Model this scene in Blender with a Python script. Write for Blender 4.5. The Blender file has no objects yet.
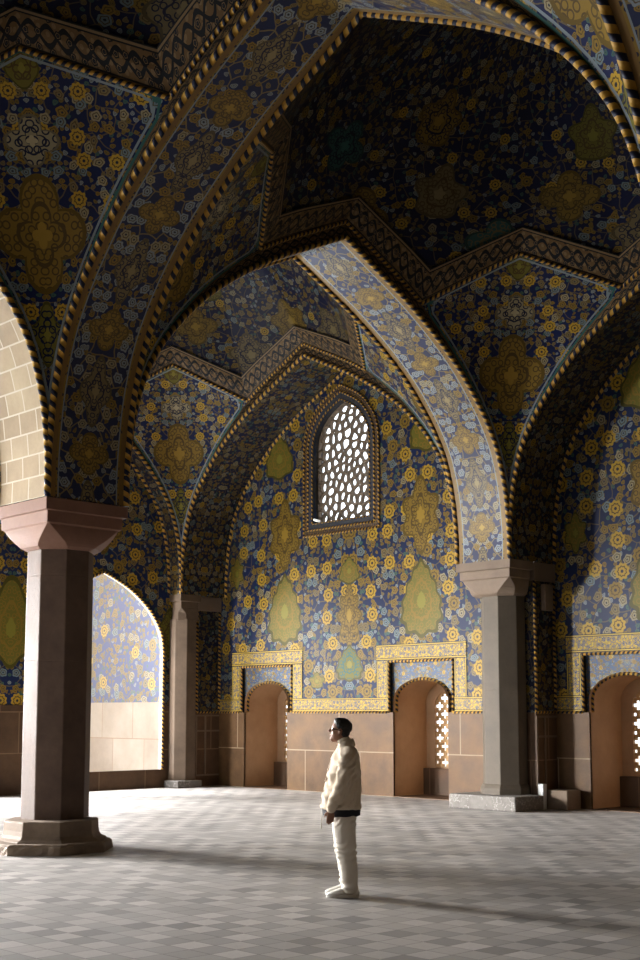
import bpy, bmesh, math, random
from mathutils import Vector, Matrix, noise
from mathutils.geometry import tessellate_polygon
random.seed(7)
SC = bpy.context.scene
COL = SC.collection
PI = math.pi
# ------------------------------------------------------------------ measures
# world x runs towards the lattice-window wall, world y towards the wall with the bright opening
A = 9.9            # bay, column centre to column centre
B = 10.40          # bays on the near side
W = 0.63           # half width of a pier
HS = 4.63          # springing of the arches (top of the capitals)
XW = 10.68         # face of the window wall
YW = 9.75          # face of the wall with the bright opening
DADO = 1.79
PROF0 = [(0, 4.63), (0.0, 5.05), (.04, 5.5), (.12, 6.0), (.31, 6.6), (.6, 7.1), (.97, 7.55), (1.45, 8.02),
         (2.1, 8.5), (2.85, 8.95), (3.6, 9.32), (4.32, 9.67)]
DP, DPZ = 2.42, .25  # where the upper corner of a pendentive meets the arch, and how far above it


# ------------------------------------------------------------------ helpers
def catmull(pts, n):
    out = []
    for i in range(len(pts) - 1):
        p0 = pts[max(i - 1, 0)]; p1 = pts[i]; p2 = pts[i + 1]; p3 = pts[min(i + 2, len(pts) - 1)]
        for k in range(n):
            t = k / n
            out.append(tuple(.5 * (2 * b + (c - a) * t + (2 * a - 5 * b + 4 * c - d) * t * t + (3 * b - a - 3 * c + d) * t ** 3)
                             for a, b, c, d in zip(p0, p1, p2, p3)))
    out.append(tuple(pts[-1]))
    return out


PROF = PROF_BASE = catmull(PROF0, 4)


def link(o, parent=None):
    COL.objects.link(o)
    if parent is not None:
        o.parent = parent
    return o


def tag(o, label=None, cat=None, group=None, kind=None):
    if label: o['label'] = label
    if cat: o['category'] = cat
    if group: o['group'] = group
    if kind: o['kind'] = kind
    return o


class MB:
    """collects faces with uv and an optional per-vertex 'edge' distance, then links ONE mesh object"""
    def __init__(self):
        self.v = []; self.f = []; self.uv = []; self.e = []

    def vert(self, p, e=0.0):
        self.v.append(tuple(p)); self.e.append(e); return len(self.v) - 1

    def face(self, idx, uvs=None):
        self.f.append(tuple(idx)); self.uv.append(uvs or [(0, 0)] * len(idx))

    def poly(self, pts, uvs=None):
        self.face([self.vert(p) for p in pts], uvs)

    def grid(self, rows, uvs, edges=None, close=False):
        n = len(rows[0])
        ids = [[self.vert(p, edges[i][j] if edges else 0) for j, p in enumerate(r)] for i, r in enumerate(rows)]
        for i in range(len(rows) - 1):
            for j in range(n - 1):
                a = (i, j), (i, j + 1), (i + 1, j + 1), (i + 1, j)
                self.face([ids[x][y] for x, y in a], [uvs[x][y] for x, y in a])

    def box(self, x0, x1, y0, y1, z0, z1, bev=0):
        c = [(x, y, z) for x in (x0, x1) for y in (y0, y1) for z in (z0, z1)]
        for q in ((0, 1, 3, 2), (4, 6, 7, 5), (0, 4, 5, 1), (2, 3, 7, 6), (0, 2, 6, 4), (1, 5, 7, 3)):
            pts = [c[k] for k in q]
            d = [max(p[a] for p in pts) - min(p[a] for p in pts) for a in range(3)]
            if d[0] < 1e-9: uv = [(p[1], p[2]) for p in pts]
            elif d[1] < 1e-9: uv = [(p[0], p[2]) for p in pts]
            else: uv = [(p[0], p[1]) for p in pts]
            self.poly(pts, uv)

    def tube(self, path, r, n=8, closed=False):
        """round moulding along a path; uv = (metres along, turns around)"""
        m = len(path); P = [Vector(p) for p in path]; s = 0; rows = []; uvs = []
        up = None
        for i in range(m):
            t = (P[min(i + 1, m - 1)] - P[max(i - 1, 0)]).normalized()
            if up is None:
                up = Vector((0, 0, 1)) if abs(t.z) < .9 else Vector((1, 0, 0))
                up = (up - t * up.dot(t)).normalized()
            else:
                up = (up - t * up.dot(t)).normalized()
            b = t.cross(up)
            if i: s += (P[i] - P[i - 1]).length
            rows.append([P[i] + (up * math.cos(2 * PI * k / n) + b * math.sin(2 * PI * k / n)) * r for k in range(n + 1)])
            uvs.append([(s, k / n) for k in range(n + 1)])
        self.grid(rows, uvs)
        self.face([self.vert(p) for p in rows[0][:-1]]); self.face([self.vert(p) for p in reversed(rows[-1][:-1])])

    def build(self, name, mat, parent=None, smooth=False, kind=None, edge=False, weld=True, bevel=0):
        me = bpy.data.meshes.new(name)
        me.from_pydata(self.v, [], self.f)
        ul = me.uv_layers.new(name='UVMap')
        k = 0
        for uvs in self.uv:
            for q in uvs:
                ul.data[k].uv = q; k += 1
        if edge:
            at = me.attributes.new('edge', 'FLOAT', 'POINT')
            for i, e in enumerate(self.e): at.data[i].value = e
        if weld:
            bm = bmesh.new(); bm.from_mesh(me)
            bmesh.ops.remove_doubles(bm, verts=bm.verts, dist=1e-4)
            bmesh.ops.recalc_face_normals(bm, faces=bm.faces)
            bm.to_mesh(me); bm.free()
        if smooth:
            for p in me.polygons: p.use_smooth = True
        me.materials.append(mat)
        o = bpy.data.objects.new(name, me)
        link(o, parent)
        if bevel:
            b = o.modifiers.new('bevel', 'BEVEL'); b.width = bevel; b.segments = 2; b.limit_method = 'ANGLE'
        if kind: o['kind'] = kind
        return o


def flat(mb, outer, holes, to3, touv=None):
    """flat face with holes, 2-D polygons mapped by to3"""
    loops = [[Vector((x, y, 0)) for x, y in outer]] + [[Vector((x, y, 0)) for x, y in h] for h in holes]
    allp = [p for l in loops for p in l]
    ids = [mb.vert(to3(p.x, p.y)) for p in allp]
    for t in tessellate_polygon(loops):
        mb.face([ids[i] for i in t], [(touv(allp[i].x, allp[i].y) if touv else (allp[i].x, allp[i].y)) for i in t])


def empty(name, loc=(0, 0, 0), rz=0):
    o = bpy.data.objects.new(name, None); o.location = loc; o.rotation_euler = (0, 0, rz); o.empty_display_size = .1
    return link(o)


# ------------------------------------------------------------------ shader helper
class S:
    def __init__(self, name):
        self.mat = bpy.data.materials.new(name); self.mat.use_nodes = True
        self.t = self.mat.node_tree; self.t.nodes.clear()

    def n(self, ty, **kw):
        d = self.t.nodes.new(ty)
        for k, v in kw.items(): setattr(d, k, v)
        return d

    def put(self, sock, v):
        if isinstance(v, bpy.types.NodeSocket): self.t.links.new(v, sock)
        elif v is not None:
            if isinstance(v, (tuple, list)) and len(v) == 3 and sock.type == 'RGBA': v = (*v, 1)
            sock.default_value = v

    def m(self, op, a, b=None, c=None, clamp=False):
        d = self.n('ShaderNodeMath', operation=op); d.use_clamp = clamp
        for i, x in enumerate((a, b, c)): self.put(d.inputs[i], x)
        return d.outputs[0]

    def vm(self, op, a, b=None, out=0):
        d = self.n('ShaderNodeVectorMath', operation=op); self.put(d.inputs[0], a); self.put(d.inputs[1], b)
        return d.outputs[out]

    def xyz(self, v):
        d = self.n('ShaderNodeSeparateXYZ'); self.put(d.inputs[0], v); return d.outputs

    def vec(self, x, y, z=0.0):
        d = self.n('ShaderNodeCombineXYZ')
        for i, q in enumerate((x, y, z)): self.put(d.inputs[i], q)
        return d.outputs[0]

    def mix(self, f, a, b, blend='MIX'):
        d = self.n('ShaderNodeMix', data_type='RGBA', blend_type=blend)
        self.put(d.inputs[0], f); self.put(d.inputs[6], a); self.put(d.inputs[7], b); return d.outputs[2]

    def lt(self, a, b): return self.m('LESS_THAN', a, b)
    def gt(self, a, b): return self.m('GREATER_THAN', a, b)
    def mul(self, a, b): return self.m('MULTIPLY', a, b)
    def add(self, a, b): return self.m('ADD', a, b)
    def sub(self, a, b): return self.m('SUBTRACT', a, b)
    def ab(self, a): return self.m('ABSOLUTE', a)

    def vor(self, v, scale, feature='F1', rnd=1.0, dim='2D'):
        d = self.n('ShaderNodeTexVoronoi', feature=feature, voronoi_dimensions=dim)
        self.put(d.inputs['Vector'], v); d.inputs['Scale'].default_value = scale; d.inputs['Randomness'].default_value = rnd
        return d.outputs

    def noise(self, v, scale, detail=3, rough=.55, dim='3D'):
        d = self.n('ShaderNodeTexNoise', noise_dimensions=dim)
        self.put(d.inputs['Vector'], v); d.inputs['Scale'].default_value = scale
        d.inputs['Detail'].default_value = detail; d.inputs['Roughness'].default_value = rough
        return d.outputs

    def ramp(self, f, stops, interp='LINEAR'):
        d = self.n('ShaderNodeValToRGB'); d.color_ramp.interpolation = interp
        e = d.color_ramp.elements
        while len(e) < len(stops): e.new(.5)
        for q, (p, c) in zip(e, stops): q.position = p; q.color = (*c, 1)
        self.put(d.inputs[0], f); return d.outputs[0]

    def uv(self):
        return self.n('ShaderNodeUVMap', uv_map='UVMap').outputs[0]

    def pos(self):
        return self.n('ShaderNodeNewGeometry').outputs['Position']

    def attr(self, name):
        return self.n('ShaderNodeAttribute', attribute_name=name).outputs['Fac']

    def out(self, color, rough=.5, bump=None, bstr=.3, bdist=.02, spec=.4, metal=0.0, emis=None, coat=0):
        b = self.n('ShaderNodeBsdfPrincipled'); o = self.n('ShaderNodeOutputMaterial')
        self.put(b.inputs['Base Color'], color); self.put(b.inputs['Roughness'], rough)
        b.inputs['Specular IOR Level'].default_value = spec; b.inputs['Metallic'].default_value = metal
        if coat: b.inputs['Coat Weight'].default_value = coat
        if bump is not None:
            k = self.n('ShaderNodeBump'); k.inputs['Strength'].default_value = bstr; k.inputs['Distance'].default_value = bdist
            self.put(k.inputs['Height'], bump); self.t.links.new(k.outputs[0], b.inputs['Normal'])
        self.t.links.new(b.outputs[0], o.inputs[0]); return self.mat


NAVY = (.0035, .0085, .034); COBALT = (.0075, .022, .088); OCHRE = (.195, .125, .020); YEL = (.37, .235, .024)
TAN = (.155, .120, .055); CREAM = (.24, .21, .13); TEAL = (.028, .10, .095); OLIVE = (.125, .112, .018); PALE = (.18, .22, .25)
BROWN = (.075, .048, .016); BLACK = (.008, .009, .011); DOT = (.02, .022, .033)
KITE = ((.003, .007, .031), (.006, .016, .080))
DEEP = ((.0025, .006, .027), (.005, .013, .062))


def florets(s, col, p, scale, rad, petals, c_out, c_in, chance=1.0, rnd=.75, var=None, seed=0.0, mask=None):
    """scatter petalled flowers over col"""
    v = s.vm('ADD', p, (seed, seed * 1.7, 0)) if seed else p
    v = s.vm('MULTIPLY', v, (scale, scale, scale))
    o = s.vor(v, 1.0, rnd=rnd)
    rel = s.xyz(s.vm('SUBTRACT', v, o['Position']))
    th = s.m('ARCTAN2', rel[1], rel[0])
    r = s.m('DIVIDE', o['Distance'], s.m('MULTIPLY_ADD', s.m('COSINE', s.mul(th, float(petals))), rad * .09, rad))
    rc = s.xyz(o['Color'])
    f = s.lt(r, 1.0)
    if chance < 1: f = s.mul(f, s.lt(rc[0], chance))
    if mask is not None: f = s.mul(f, mask)
    c = s.ramp(rc[1], [(0, c_out)] + (var or []), 'CONSTANT') if var else c_out
    c = s.mix(s.mul(s.lt(r, .66), s.gt(r, .50)), c, c_in)
    c = s.mix(s.lt(r, .20), c, DOT)
    return s.mix(f, col, c)


def medallion(s, col, x, y, cx, cy, rx, ry, lobes, c_main, c_fine, fine, kind='lobe'):
    dx = s.m('DIVIDE', s.sub(x, cx), rx); dy = s.m('DIVIDE', s.sub(y, cy), ry)
    r = s.m('SQRT', s.add(s.mul(dx, dx), s.mul(dy, dy)))
    th = s.m('ARCTAN2', dx, dy)
    if kind == 'lobe':      # many-lobed palmette with pointed ends
        e = s.add(s.m('MULTIPLY_ADD', s.m('COSINE', s.mul(th, float(lobes))), .13, .82),
                  s.mul(s.m('POWER', s.ab(s.m('COSINE', th)), 14.0), .22))
    elif kind == 'cypress':  # broad base, pointed crown
        e = s.add(s.m('MULTIPLY_ADD', s.m('COSINE', s.mul(th, float(lobes))), .06, .80),
                  s.mul(s.m('POWER', s.m('MAXIMUM', s.m('COSINE', th), 0.0), 5.0), .35))
    elif kind == 'spade':    # broad lobed bush, wide below
        dx = s.mul(dx, s.m('MULTIPLY_ADD', dy, .42, 1.05)); r = s.m('SQRT', s.add(s.mul(dx, dx), s.mul(dy, dy)))
        th = s.m('ARCTAN2', dx, dy)
        e = s.add(s.m('MULTIPLY_ADD', s.m('COSINE', s.mul(th, float(lobes))), .05, .92), s.mul(s.m('POWER', s.m('MAXIMUM', s.m('COSINE', th), 0.0), 9.0), .16))
    else:                    # four-armed cross
        e = s.m('MULTIPLY_ADD', s.ab(s.m('COSINE', s.mul(th, 2.0))), .42, .55)
    q = s.m('DIVIDE', r, e)
    c = s.mix(s.lt(fine, .075), c_main, c_fine)
    c = s.mix(s.mul(s.gt(q, .46), s.lt(q, .54)), c, c_fine)
    c = s.mix(s.lt(q, .22), c, tuple(min(1, k * 1.5) for k in c_main))
    c = s.mix(s.gt(q, .90), c, tuple(k * .5 for k in c_main))
    return s.mix(s.lt(q, 1.0), col, c)


def tile_mat(name, cx=0.0, flower=1.6, big=1.0, meds=(), lines=None, yellow=.8, ground=(NAVY, COBALT), dust_shade=.25, glare=0, spec=.08, tone=1.0, leaf=.7, mid=.8):
    """haft-rangi floral tile: navy ground, scrolling vines, leaves, petalled flowers, large medallions; mirrored about x = cx"""
    s = S(name)
    u = s.xyz(s.uv()); x = s.ab(s.sub(u[0], cx)); y = u[1]
    p = s.vec(x, y)
    wob = s.noise(p, 1.7 * flower, 1)['Color']
    pw = s.vm('ADD', p, s.vm('MULTIPLY', s.vm('SUBTRACT', wob, (.5, .5, .5)), (.22 / flower, .22 / flower, 0)))
    col = s.mix(s.noise(p, 1.3, 2)['Fac'], *ground)
    vine = s.vor(pw, flower * 1.7, 'DISTANCE_TO_EDGE')['Distance']
    col = s.mix(s.lt(vine, .026), col, (.095, .075, .045))
    col = florets(s, col, pw, flower * 6.0, .38, 3, OCHRE, BROWN, leaf, .95, [(.3, TAN), (.45, TEAL), (.6, (.15, .105, .02)), (.88, PALE)])
    col = florets(s, col, pw, flower * 2.4, .33, 5, CREAM, BROWN, mid, .85, [(.25, OCHRE), (.5, TAN), (.76, (.12, .17, .19))], seed=3.3)
    col = florets(s, col, p, flower * 1.1, .25 * big, 9, YEL, BROWN, yellow, .55, [(.7, OCHRE)], seed=7.1)
    if meds:
        fine = s.ab(s.sub(s.vor(p, 8.0, rnd=.65)['Distance'], .34))
        for cxm, cym, rx, ry, lobes, cm, cf, kind in meds:
            col = medallion(s, col, x, y, cxm, cym, rx, ry, lobes, cm, cf, fine, kind)
    if lines:
        e = s.attr('edge')
        for a, b, c in lines:
            col = s.mix(s.mul(s.gt(e, a), s.lt(e, b)), col, c)
    dirt = s.noise(p, .8, 4)['Fac']
    col = s.mix(s.m('MULTIPLY', dirt, dust_shade), col, (.045, .034, .022))  # dust film, stronger where the tile colour also holds shade
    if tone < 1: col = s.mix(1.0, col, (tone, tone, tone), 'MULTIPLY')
    if glare: col = s.mix(glare, col, (.62, .62, .60))  # pale mix puts the sunlit court wall's overexposure into its colour
    return s.out(col, s.m('MULTIPLY_ADD', dirt, .25, .28), spec=spec)


def soffit_mat(name, half=W):
    """underside of the great arches: ochre guard bands, white fillets, blue field with a medallion every step"""
    s = S(name)
    u = s.xyz(s.uv()); x = u[0]; y = u[1]; ax = s.ab(x); p = s.vec(ax, y)
    col = s.mix(s.noise(p, 1.3, 2)['Fac'], NAVY, COBALT)
    wob = s.noise(p, 4.0, 1)['Color']
    pw = s.vm('ADD', p, s.vm('MULTIPLY', s.vm('SUBTRACT', wob, (.5, .5, .5)), (.09, .09, 0)))
    vine = s.vor(pw, 4.4, 'DISTANCE_TO_EDGE')['Distance']
    col = s.mix(s.lt(vine, .04), col, TAN)
    col = florets(s, col, pw, 9.5, .34, 3, TAN, BROWN, .6, .9, [(.3, PALE), (.6, OCHRE)])
    col = florets(s, col, pw, 4.6, .32, 6, CREAM, BROWN, .9, .8, [(.3, PALE), (.6, OCHRE)], seed=2.1)
    fine = s.ab(s.sub(s.vor(p, 12.0, rnd=.65)['Distance'], .34))
    yy = s.m('PINGPONG', s.add(y, .2), .85)
    col = medallion(s, col, ax, yy, 0.0, 0.0, .27, .42, 4, TAN, NAVY, fine, 'lobe')
    col = medallion(s, col, ax, yy, 0.0, .85, .33, .30, 4, OCHRE, BROWN, fine, 'cross')
    b = s.m('DIVIDE', ax, half)
    col = s.mix(s.gt(b, .74), col, s.mix(s.lt(s.vor(p, 14.0, rnd=.6)['Distance'], .3), OCHRE, NAVY))
    col = s.mix(s.gt(b, .80), col, (.16, .09, .022))
    col = s.mix(s.mul(s.gt(b, .725), s.lt(b, .755)), col, PALE)
    dirt = s.noise(p, .8, 4)['Fac']
    col = s.mix(s.m('MULTIPLY', dirt, .25), col, (.10, .075, .05))
    return s.out(col, s.m('MULTIPLY_ADD', dirt, .25, .26), spec=.16)


def band_mat(name, c1=(.095, .058, .024), c2=BLACK, c3=(.135, .092, .046), wid=.42, sc=7.0, weave=True):
    """ornamental border: uv x along in metres, y across 0..1"""
    s = S(name)
    u = s.xyz(s.uv()); x = u[0]; y = u[1]
    p = s.vec(x, s.mul(y, wid))
    yc = s.ab(s.sub(y, .5))
    wave = s.mul(s.m('SINE', s.mul(x, 2 * PI / (wid * 1.1))), .22)
    col = s.mix(s.lt(s.vor(p, sc * 1.6, rnd=.8)['Distance'], .3), c1, c3)
    if weave:
        col = s.mix(s.lt(s.ab(s.sub(s.sub(y, .5), wave)), .07), col, c2)
        col = s.mix(s.lt(s.ab(s.add(s.sub(y, .5), wave)), .07), col, c2)
    else:
        col = s.mix(s.lt(s.ab(s.sub(s.vor(p, sc * 1.3, rnd=.9)['Distance'], .4)), .06), col, c2)
    col = florets(s, col, p, sc, .3, 5, c2, c3, .8, .5, seed=4.0)
    col = s.mix(s.gt(yc, .36), col, BLACK)
    col = s.mix(s.gt(yc, .40), col, c3)
    col = s.mix(s.gt(yc, .46), col, BLACK)
    return s.out(col, .45, spec=.1)


def rope_mat(name, pitch=.15, c1=(.33, .185, .03), c2=(.012, .014, .03)):
    s = S(name); u = s.xyz(s.uv())
    f = s.m('FRACT', s.add(s.m('DIVIDE', u[0], pitch), u[1]))
    col = s.mix(s.lt(f, .48), c1, c2)
    return s.out(col, .5, spec=.12, bump=s.m('SINE', s.mul(f, 2 * PI)), bstr=.5, bdist=.02)


def stone_mat(name, base, dark, scale=1.5, rough=.6, joints=None, grain=.5, spec=.15, vein=None):
    s = S(name); p = s.pos(); u = s.uv()
    n1 = s.noise(p, scale, 5, .65)['Fac']; n2 = s.noise(p, scale * 11, 3)['Fac']
    col = s.mix(s.m('MULTIPLY_ADD', n1, 2.2, -.6, clamp=True), dark, base)
    col = s.mix(s.mul(n2, grain), col, tuple(c * .6 for c in base))
    if vein:
        v = s.ab(s.sub(s.noise(p, scale * 1.3, 6, .6)['Fac'], .5))
        col = s.mix(s.lt(v, .012), col, vein)
    h = s.mul(n2, .4)
    if joints:
        bw, bh, jc = joints
        d = s.n('ShaderNodeTexBrick'); s.put(d.inputs['Vector'], u)
        d.offset = .37; d.squash = 1.0
        d.inputs['Scale'].default_value = 1; d.inputs['Mortar Size'].default_value = .012; d.inputs['Mortar Smooth'].default_value = .1
        d.inputs['Brick Width'].default_value = bw; d.inputs['Row Height'].default_value = bh; d.inputs['Bias'].default_value = 0
        s.put(d.inputs['Color1'], (.82, .78, .76)); s.put(d.inputs['Color2'], (1, 1, 1))
        col = s.mix(1.0, col, d.outputs['Color'], 'MULTIPLY')
        col = s.mix(d.outputs['Fac'], col, jc)
        h = s.sub(h, s.mul(d.outputs['Fac'], .6))
    return s.out(col, s.m('MULTIPLY_ADD', n1, .3, rough - .15), bump=h, bstr=.35, bdist=.02, spec=spec)


def plain_mat(name, c, rough=.6, spec=.3, var=.15, scale=6, bstr=.2):
    s = S(name); p = s.n('ShaderNodeTexCoord').outputs['Object']
    n = s.noise(p, scale, 4)['Fac']
    col = s.mix(n, tuple(k * (1 - var) for k in c), tuple(min(1, k * (1 + var)) for k in c))
    return s.out(col, rough, bump=n, bstr=bstr, bdist=.01, spec=spec)


def floor_mat():
    s = S('floor_brick'); q = s.xyz(s.pos()); T = .255
    x = s.m('DIVIDE', q[0], T); y = s.m('DIVIDE', q[1], T)
    ix = s.m('FLOOR', x); iy = s.m('FLOOR', y)
    w = s.n('ShaderNodeTexWhiteNoise', noise_dimensions='2D'); s.put(w.inputs['Vector'], s.vec(ix, iy))
    chk = s.m('MODULO', s.ab(s.add(ix, iy)), 2.0)
    k = s.add(s.mul(w.outputs['Value'], .66), s.mul(chk, .32))
    col = s.ramp(k, [(.05, (.225, .218, .213)), (.5, (.425, .405, .39)), (.95, (.61, .575, .55))])
    n = s.noise(s.pos(), 26, 4)['Fac']
    col = s.mix(s.m('MULTIPLY_ADD', n, 1.4, -.45, clamp=True), s.mix(.35, col, (.12, .115, .11)), col)
    big = s.noise(s.pos(), .35, 3)['Fac']
    col = s.mix(s.mul(big, .25), col, (.36, .335, .315))
    fx = s.m('FRACT', x); fy = s.m('FRACT', y)
    g = s.m('MINIMUM', s.m('MINIMUM', fx, s.sub(1.0, fx)), s.m('MINIMUM', fy, s.sub(1.0, fy)))
    j = s.lt(g, .022)
    col = s.mix(s.mul(j, .6), col, (.09, .08, .075))
    return s.out(col, s.m('MULTIPLY_ADD', n, .25, .36), bump=s.sub(s.mul(n, .25), j), bstr=.25, bdist=.008, spec=.45)


M = {}
M['floor'] = floor_mat()
wm = [(0.0, 3.95, .42, .66, 8, OCHRE, BROWN, 'lobe'), (0.0, 4.95, .34, .30, 6, OLIVE, OCHRE, 'spade'),
      (0.0, 2.85, .44, .40, 10, OLIVE, TEAL, 'spade'), (2.15, 4.15, .62, .82, 12, OLIVE, OCHRE, 'spade'),
      (2.15, 6.0, .62, .74, 6, OCHRE, BROWN, 'lobe'), (2.15, 3.0, .22, .24, 6, OCHRE, NAVY, 'lobe'),
      (2.35, 7.85, .52, .52, 8, OLIVE, OCHRE, 'spade'), (1.05, 2.5, .30, .18, 5, OLIVE, OCHRE, 'lobe'), (3.9, 5.2, .3, .35, 6, OLIVE, OCHRE, 'lobe')]
M['wall_tile'] = tile_mat('window_wall_tile', cx=4.95, flower=1.55, big=1.05, meds=wm, tone=.8)
M['wall_tile_near'] = tile_mat('window_wall_tile_near_bay', cx=-5.03, flower=1.55, big=1.05, meds=wm, tone=.8)
M['side_tile'] = tile_mat('side_wall_tile', cx=4.95, flower=1.5, big=1.0, meds=[(0, 3.6, .7, 1.0, 6, OLIVE, OCHRE, 'cypress'), (2.4, 6.3, .6, .7, 6, OCHRE, BROWN, 'lobe'), (4.4, 3.6, .5, .6, 6, OLIVE, BROWN, 'cypress')])
km = [(0, 7.95, .62, .72, 4, OCHRE, BROWN, 'cross'), (0, 9.05, .36, .34, 4, CREAM, NAVY, 'cross'),
      (0, 6.75, .24, .36, 4, OLIVE, NAVY, 'lobe'), (0, 9.9, .25, .28, 4, OLIVE, BROWN, 'cypress')]
M['kite'] = tile_mat('pendentive_tile', flower=2.15, big=.95, meds=km, lines=[(0, .035, TEAL), (.055, .085, PALE)], yellow=.75, dust_shade=.25, spec=.06, ground=KITE, tone=.9)
dm = [(x, y, .58, .56, 5, c, d, k) for x, y, c, d, k in
      [(0.0, 1.6, OCHRE, BROWN, 'lobe'), (1.3, .9, TAN, NAVY, 'lobe'), (2.5, 1.9, OCHRE, BROWN, 'cross'), (3.7, .9, TEAL, TAN, 'cross'),
       (4.9, 1.8, TAN, BROWN, 'lobe'), (6.2, 1.0, OCHRE, BROWN, 'cross'), (7.3, 2.0, TEAL, NAVY, 'cross'), (2.0, 3.1, OLIVE, BROWN, 'lobe'), (5.5, 3.2, OCHRE, NAVY, 'lobe')]]
M['dome'] = tile_mat('vault_tile', flower=1.75, big=.85, yellow=.35, leaf=.5, mid=.55, meds=dm, dust_shade=.5, spec=.05, tone=.5, ground=DEEP)  # low tone and heavier dust mix put the vault's shade into the colour
M['soffit'] = soffit_mat('arch_soffit_tile')
M['soffit_wall'] = tile_mat('wall_arch_soffit_tile', flower=2.3, big=.7, yellow=.15, dust_shade=.5, spec=.06, tone=.7, ground=DEEP)  # darker tone and dust mix carry the pier's shade
M['band'] = band_mat('vault_border_band')
M['border'] = band_mat('yellow_tile_border', (.26, .175, .028), (.03, .048, .10), (.34, .235, .036), wid=.33, sc=9, weave=False)
M['panel_tile'] = tile_mat('niche_spandrel_tile', flower=4.4, big=.8, yellow=.5, ground=((.03, .055, .14), (.06, .10, .17)))
M['rope'] = rope_mat('rope_tile')
M['rope_s'] = rope_mat('fine_rope_tile', .10)
M['dado'] = stone_mat('dado_marble', (.160, .090, .040), (.060, .033, .015), 1.7, .5, (1.75, .93, (.24, .18, .12)), .35)
M['dado_d'] = stone_mat('dark_dado_marble', (.13, .075, .042), (.05, .03, .018), 1.2, .5, (1.3, .9, (.17, .11, .07)), .4)  # dark marble, deepened further to carry the pier's shade
M['col_pink'] = stone_mat('column_stone', (.125, .082, .060), (.055, .034, .025), 1.6, .6, None, .5)
M['cap_pink'] = stone_mat('capital_stone', (.225, .122, .085), (.15, .076, .052), 1.4, .65, None, .45)
M['col_grey'] = stone_mat('grey_column_stone', (.112, .092, .070), (.060, .048, .036), 1.6, .6, None, .5)
M['cap_grey'] = stone_mat('grey_capital_stone', (.185, .138, .100), (.115, .082, .06), 1.4, .65, None, .45)
M['col_corner'] = stone_mat('corner_column_stone', (.13, .092, .065), (.065, .045, .03), 1.6, .6, None, .5)
M['plinth'] = stone_mat('plinth_stone', (.20, .185, .17), (.10, .09, .08), 4, .7, None, .6, vein=(.26, .245, .23))
M['plinth_b'] = stone_mat('brown_plinth_stone', (.25, .19, .14), (.13, .095, .07), 4, .7, None, .6)
M['brick'] = stone_mat('arch_brick', (.40, .32, .205), (.25, .19, .115), 1.5, .7, (.42, .30, (.42, .36, .27)), .4)
M['plaster'] = stone_mat('niche_plaster', (.46, .30, .18), (.31, .19, .11), 1.3, .7, None, .3)
M['lattice'] = plain_mat('window_lattice_stone', (.16, .12, .085), .7)
M['latbrick'] = plain_mat('lattice_brick', (.42, .26, .12), .8)
M['frame_t'] = band_mat('window_border_tile', (.02, .032, .07), (.05, .045, .035), (.06, .06, .065), wid=.14, sc=12)
M['frame_o'] = band_mat('window_outer_border_tile', (.13, .08, .02), NAVY, (.20, .12, .03), wid=.11, sc=14)
M['roof'] = plain_mat('roof_clay', (.30, .24, .18), .9)
M['court_tile'] = tile_mat('court_wall_tile', flower=1.25, big=.9, yellow=.25, meds=[(0, 3.9, .5, .6, 6, TEAL, PALE, 'cross'), (1.4, 5.0, .5, .6, 6, OCHRE, PALE, 'lobe')], ground=((.02, .035, .13), (.04, .06, .18)), glare=.16)
M['court_dado'] = stone_mat('court_dado_stone', (.40, .35, .30), (.29, .25, .205), 1, .7, (1.4, 1.1, (.26, .19, .14)), .2)
M['ground'] = plain_mat('court_paving', (.45, .40, .34), .9)

# ------------------------------------------------------------------ floor, roof, ground outside
mb = MB(); mb.poly([(-10.9, -20.9, 0), (11.9, -20.9, 0), (11.9, 10.1, 0), (-10.9, 10.1, 0)])
mb.build('floor', M['floor'], kind='structure')
mb = MB(); mb.box(-60, 60, -60, 60, -.4, -.06)
mb.build('ground', M['ground'], kind='structure')
mb = MB(); mb.box(-11.3, 12.2, -21.2, 10.3, 13.2, 13.7)
mb.box(-19, -XW, -B, 10.3, 5.3, 5.6); mb.build('roof_slab_and_sun_block', M['roof'], kind='structure')  # low box: added unseen porch roof, keeps sun out of the open front


# ------------------------------------------------------------------ arches
def arch_pts(c0, c1, inset=W):
    """profile along an axis from column centre c0 to c1: list of (coordinate, z), springing to springing"""
    a, b = c0 + inset, c1 - inset; h = (b - a) / 2; k = h / 4.32
    L = [(a + d * k, HS + (z - HS) * k) for d, z in PROF]
    return L + [(b - d * k, HS + (z - HS) * k) for d, z in reversed(PROF[:-1])]


def off(d, k): return DPZ * min(1, d / (DP * k)) if d > 0 else 0


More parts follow.
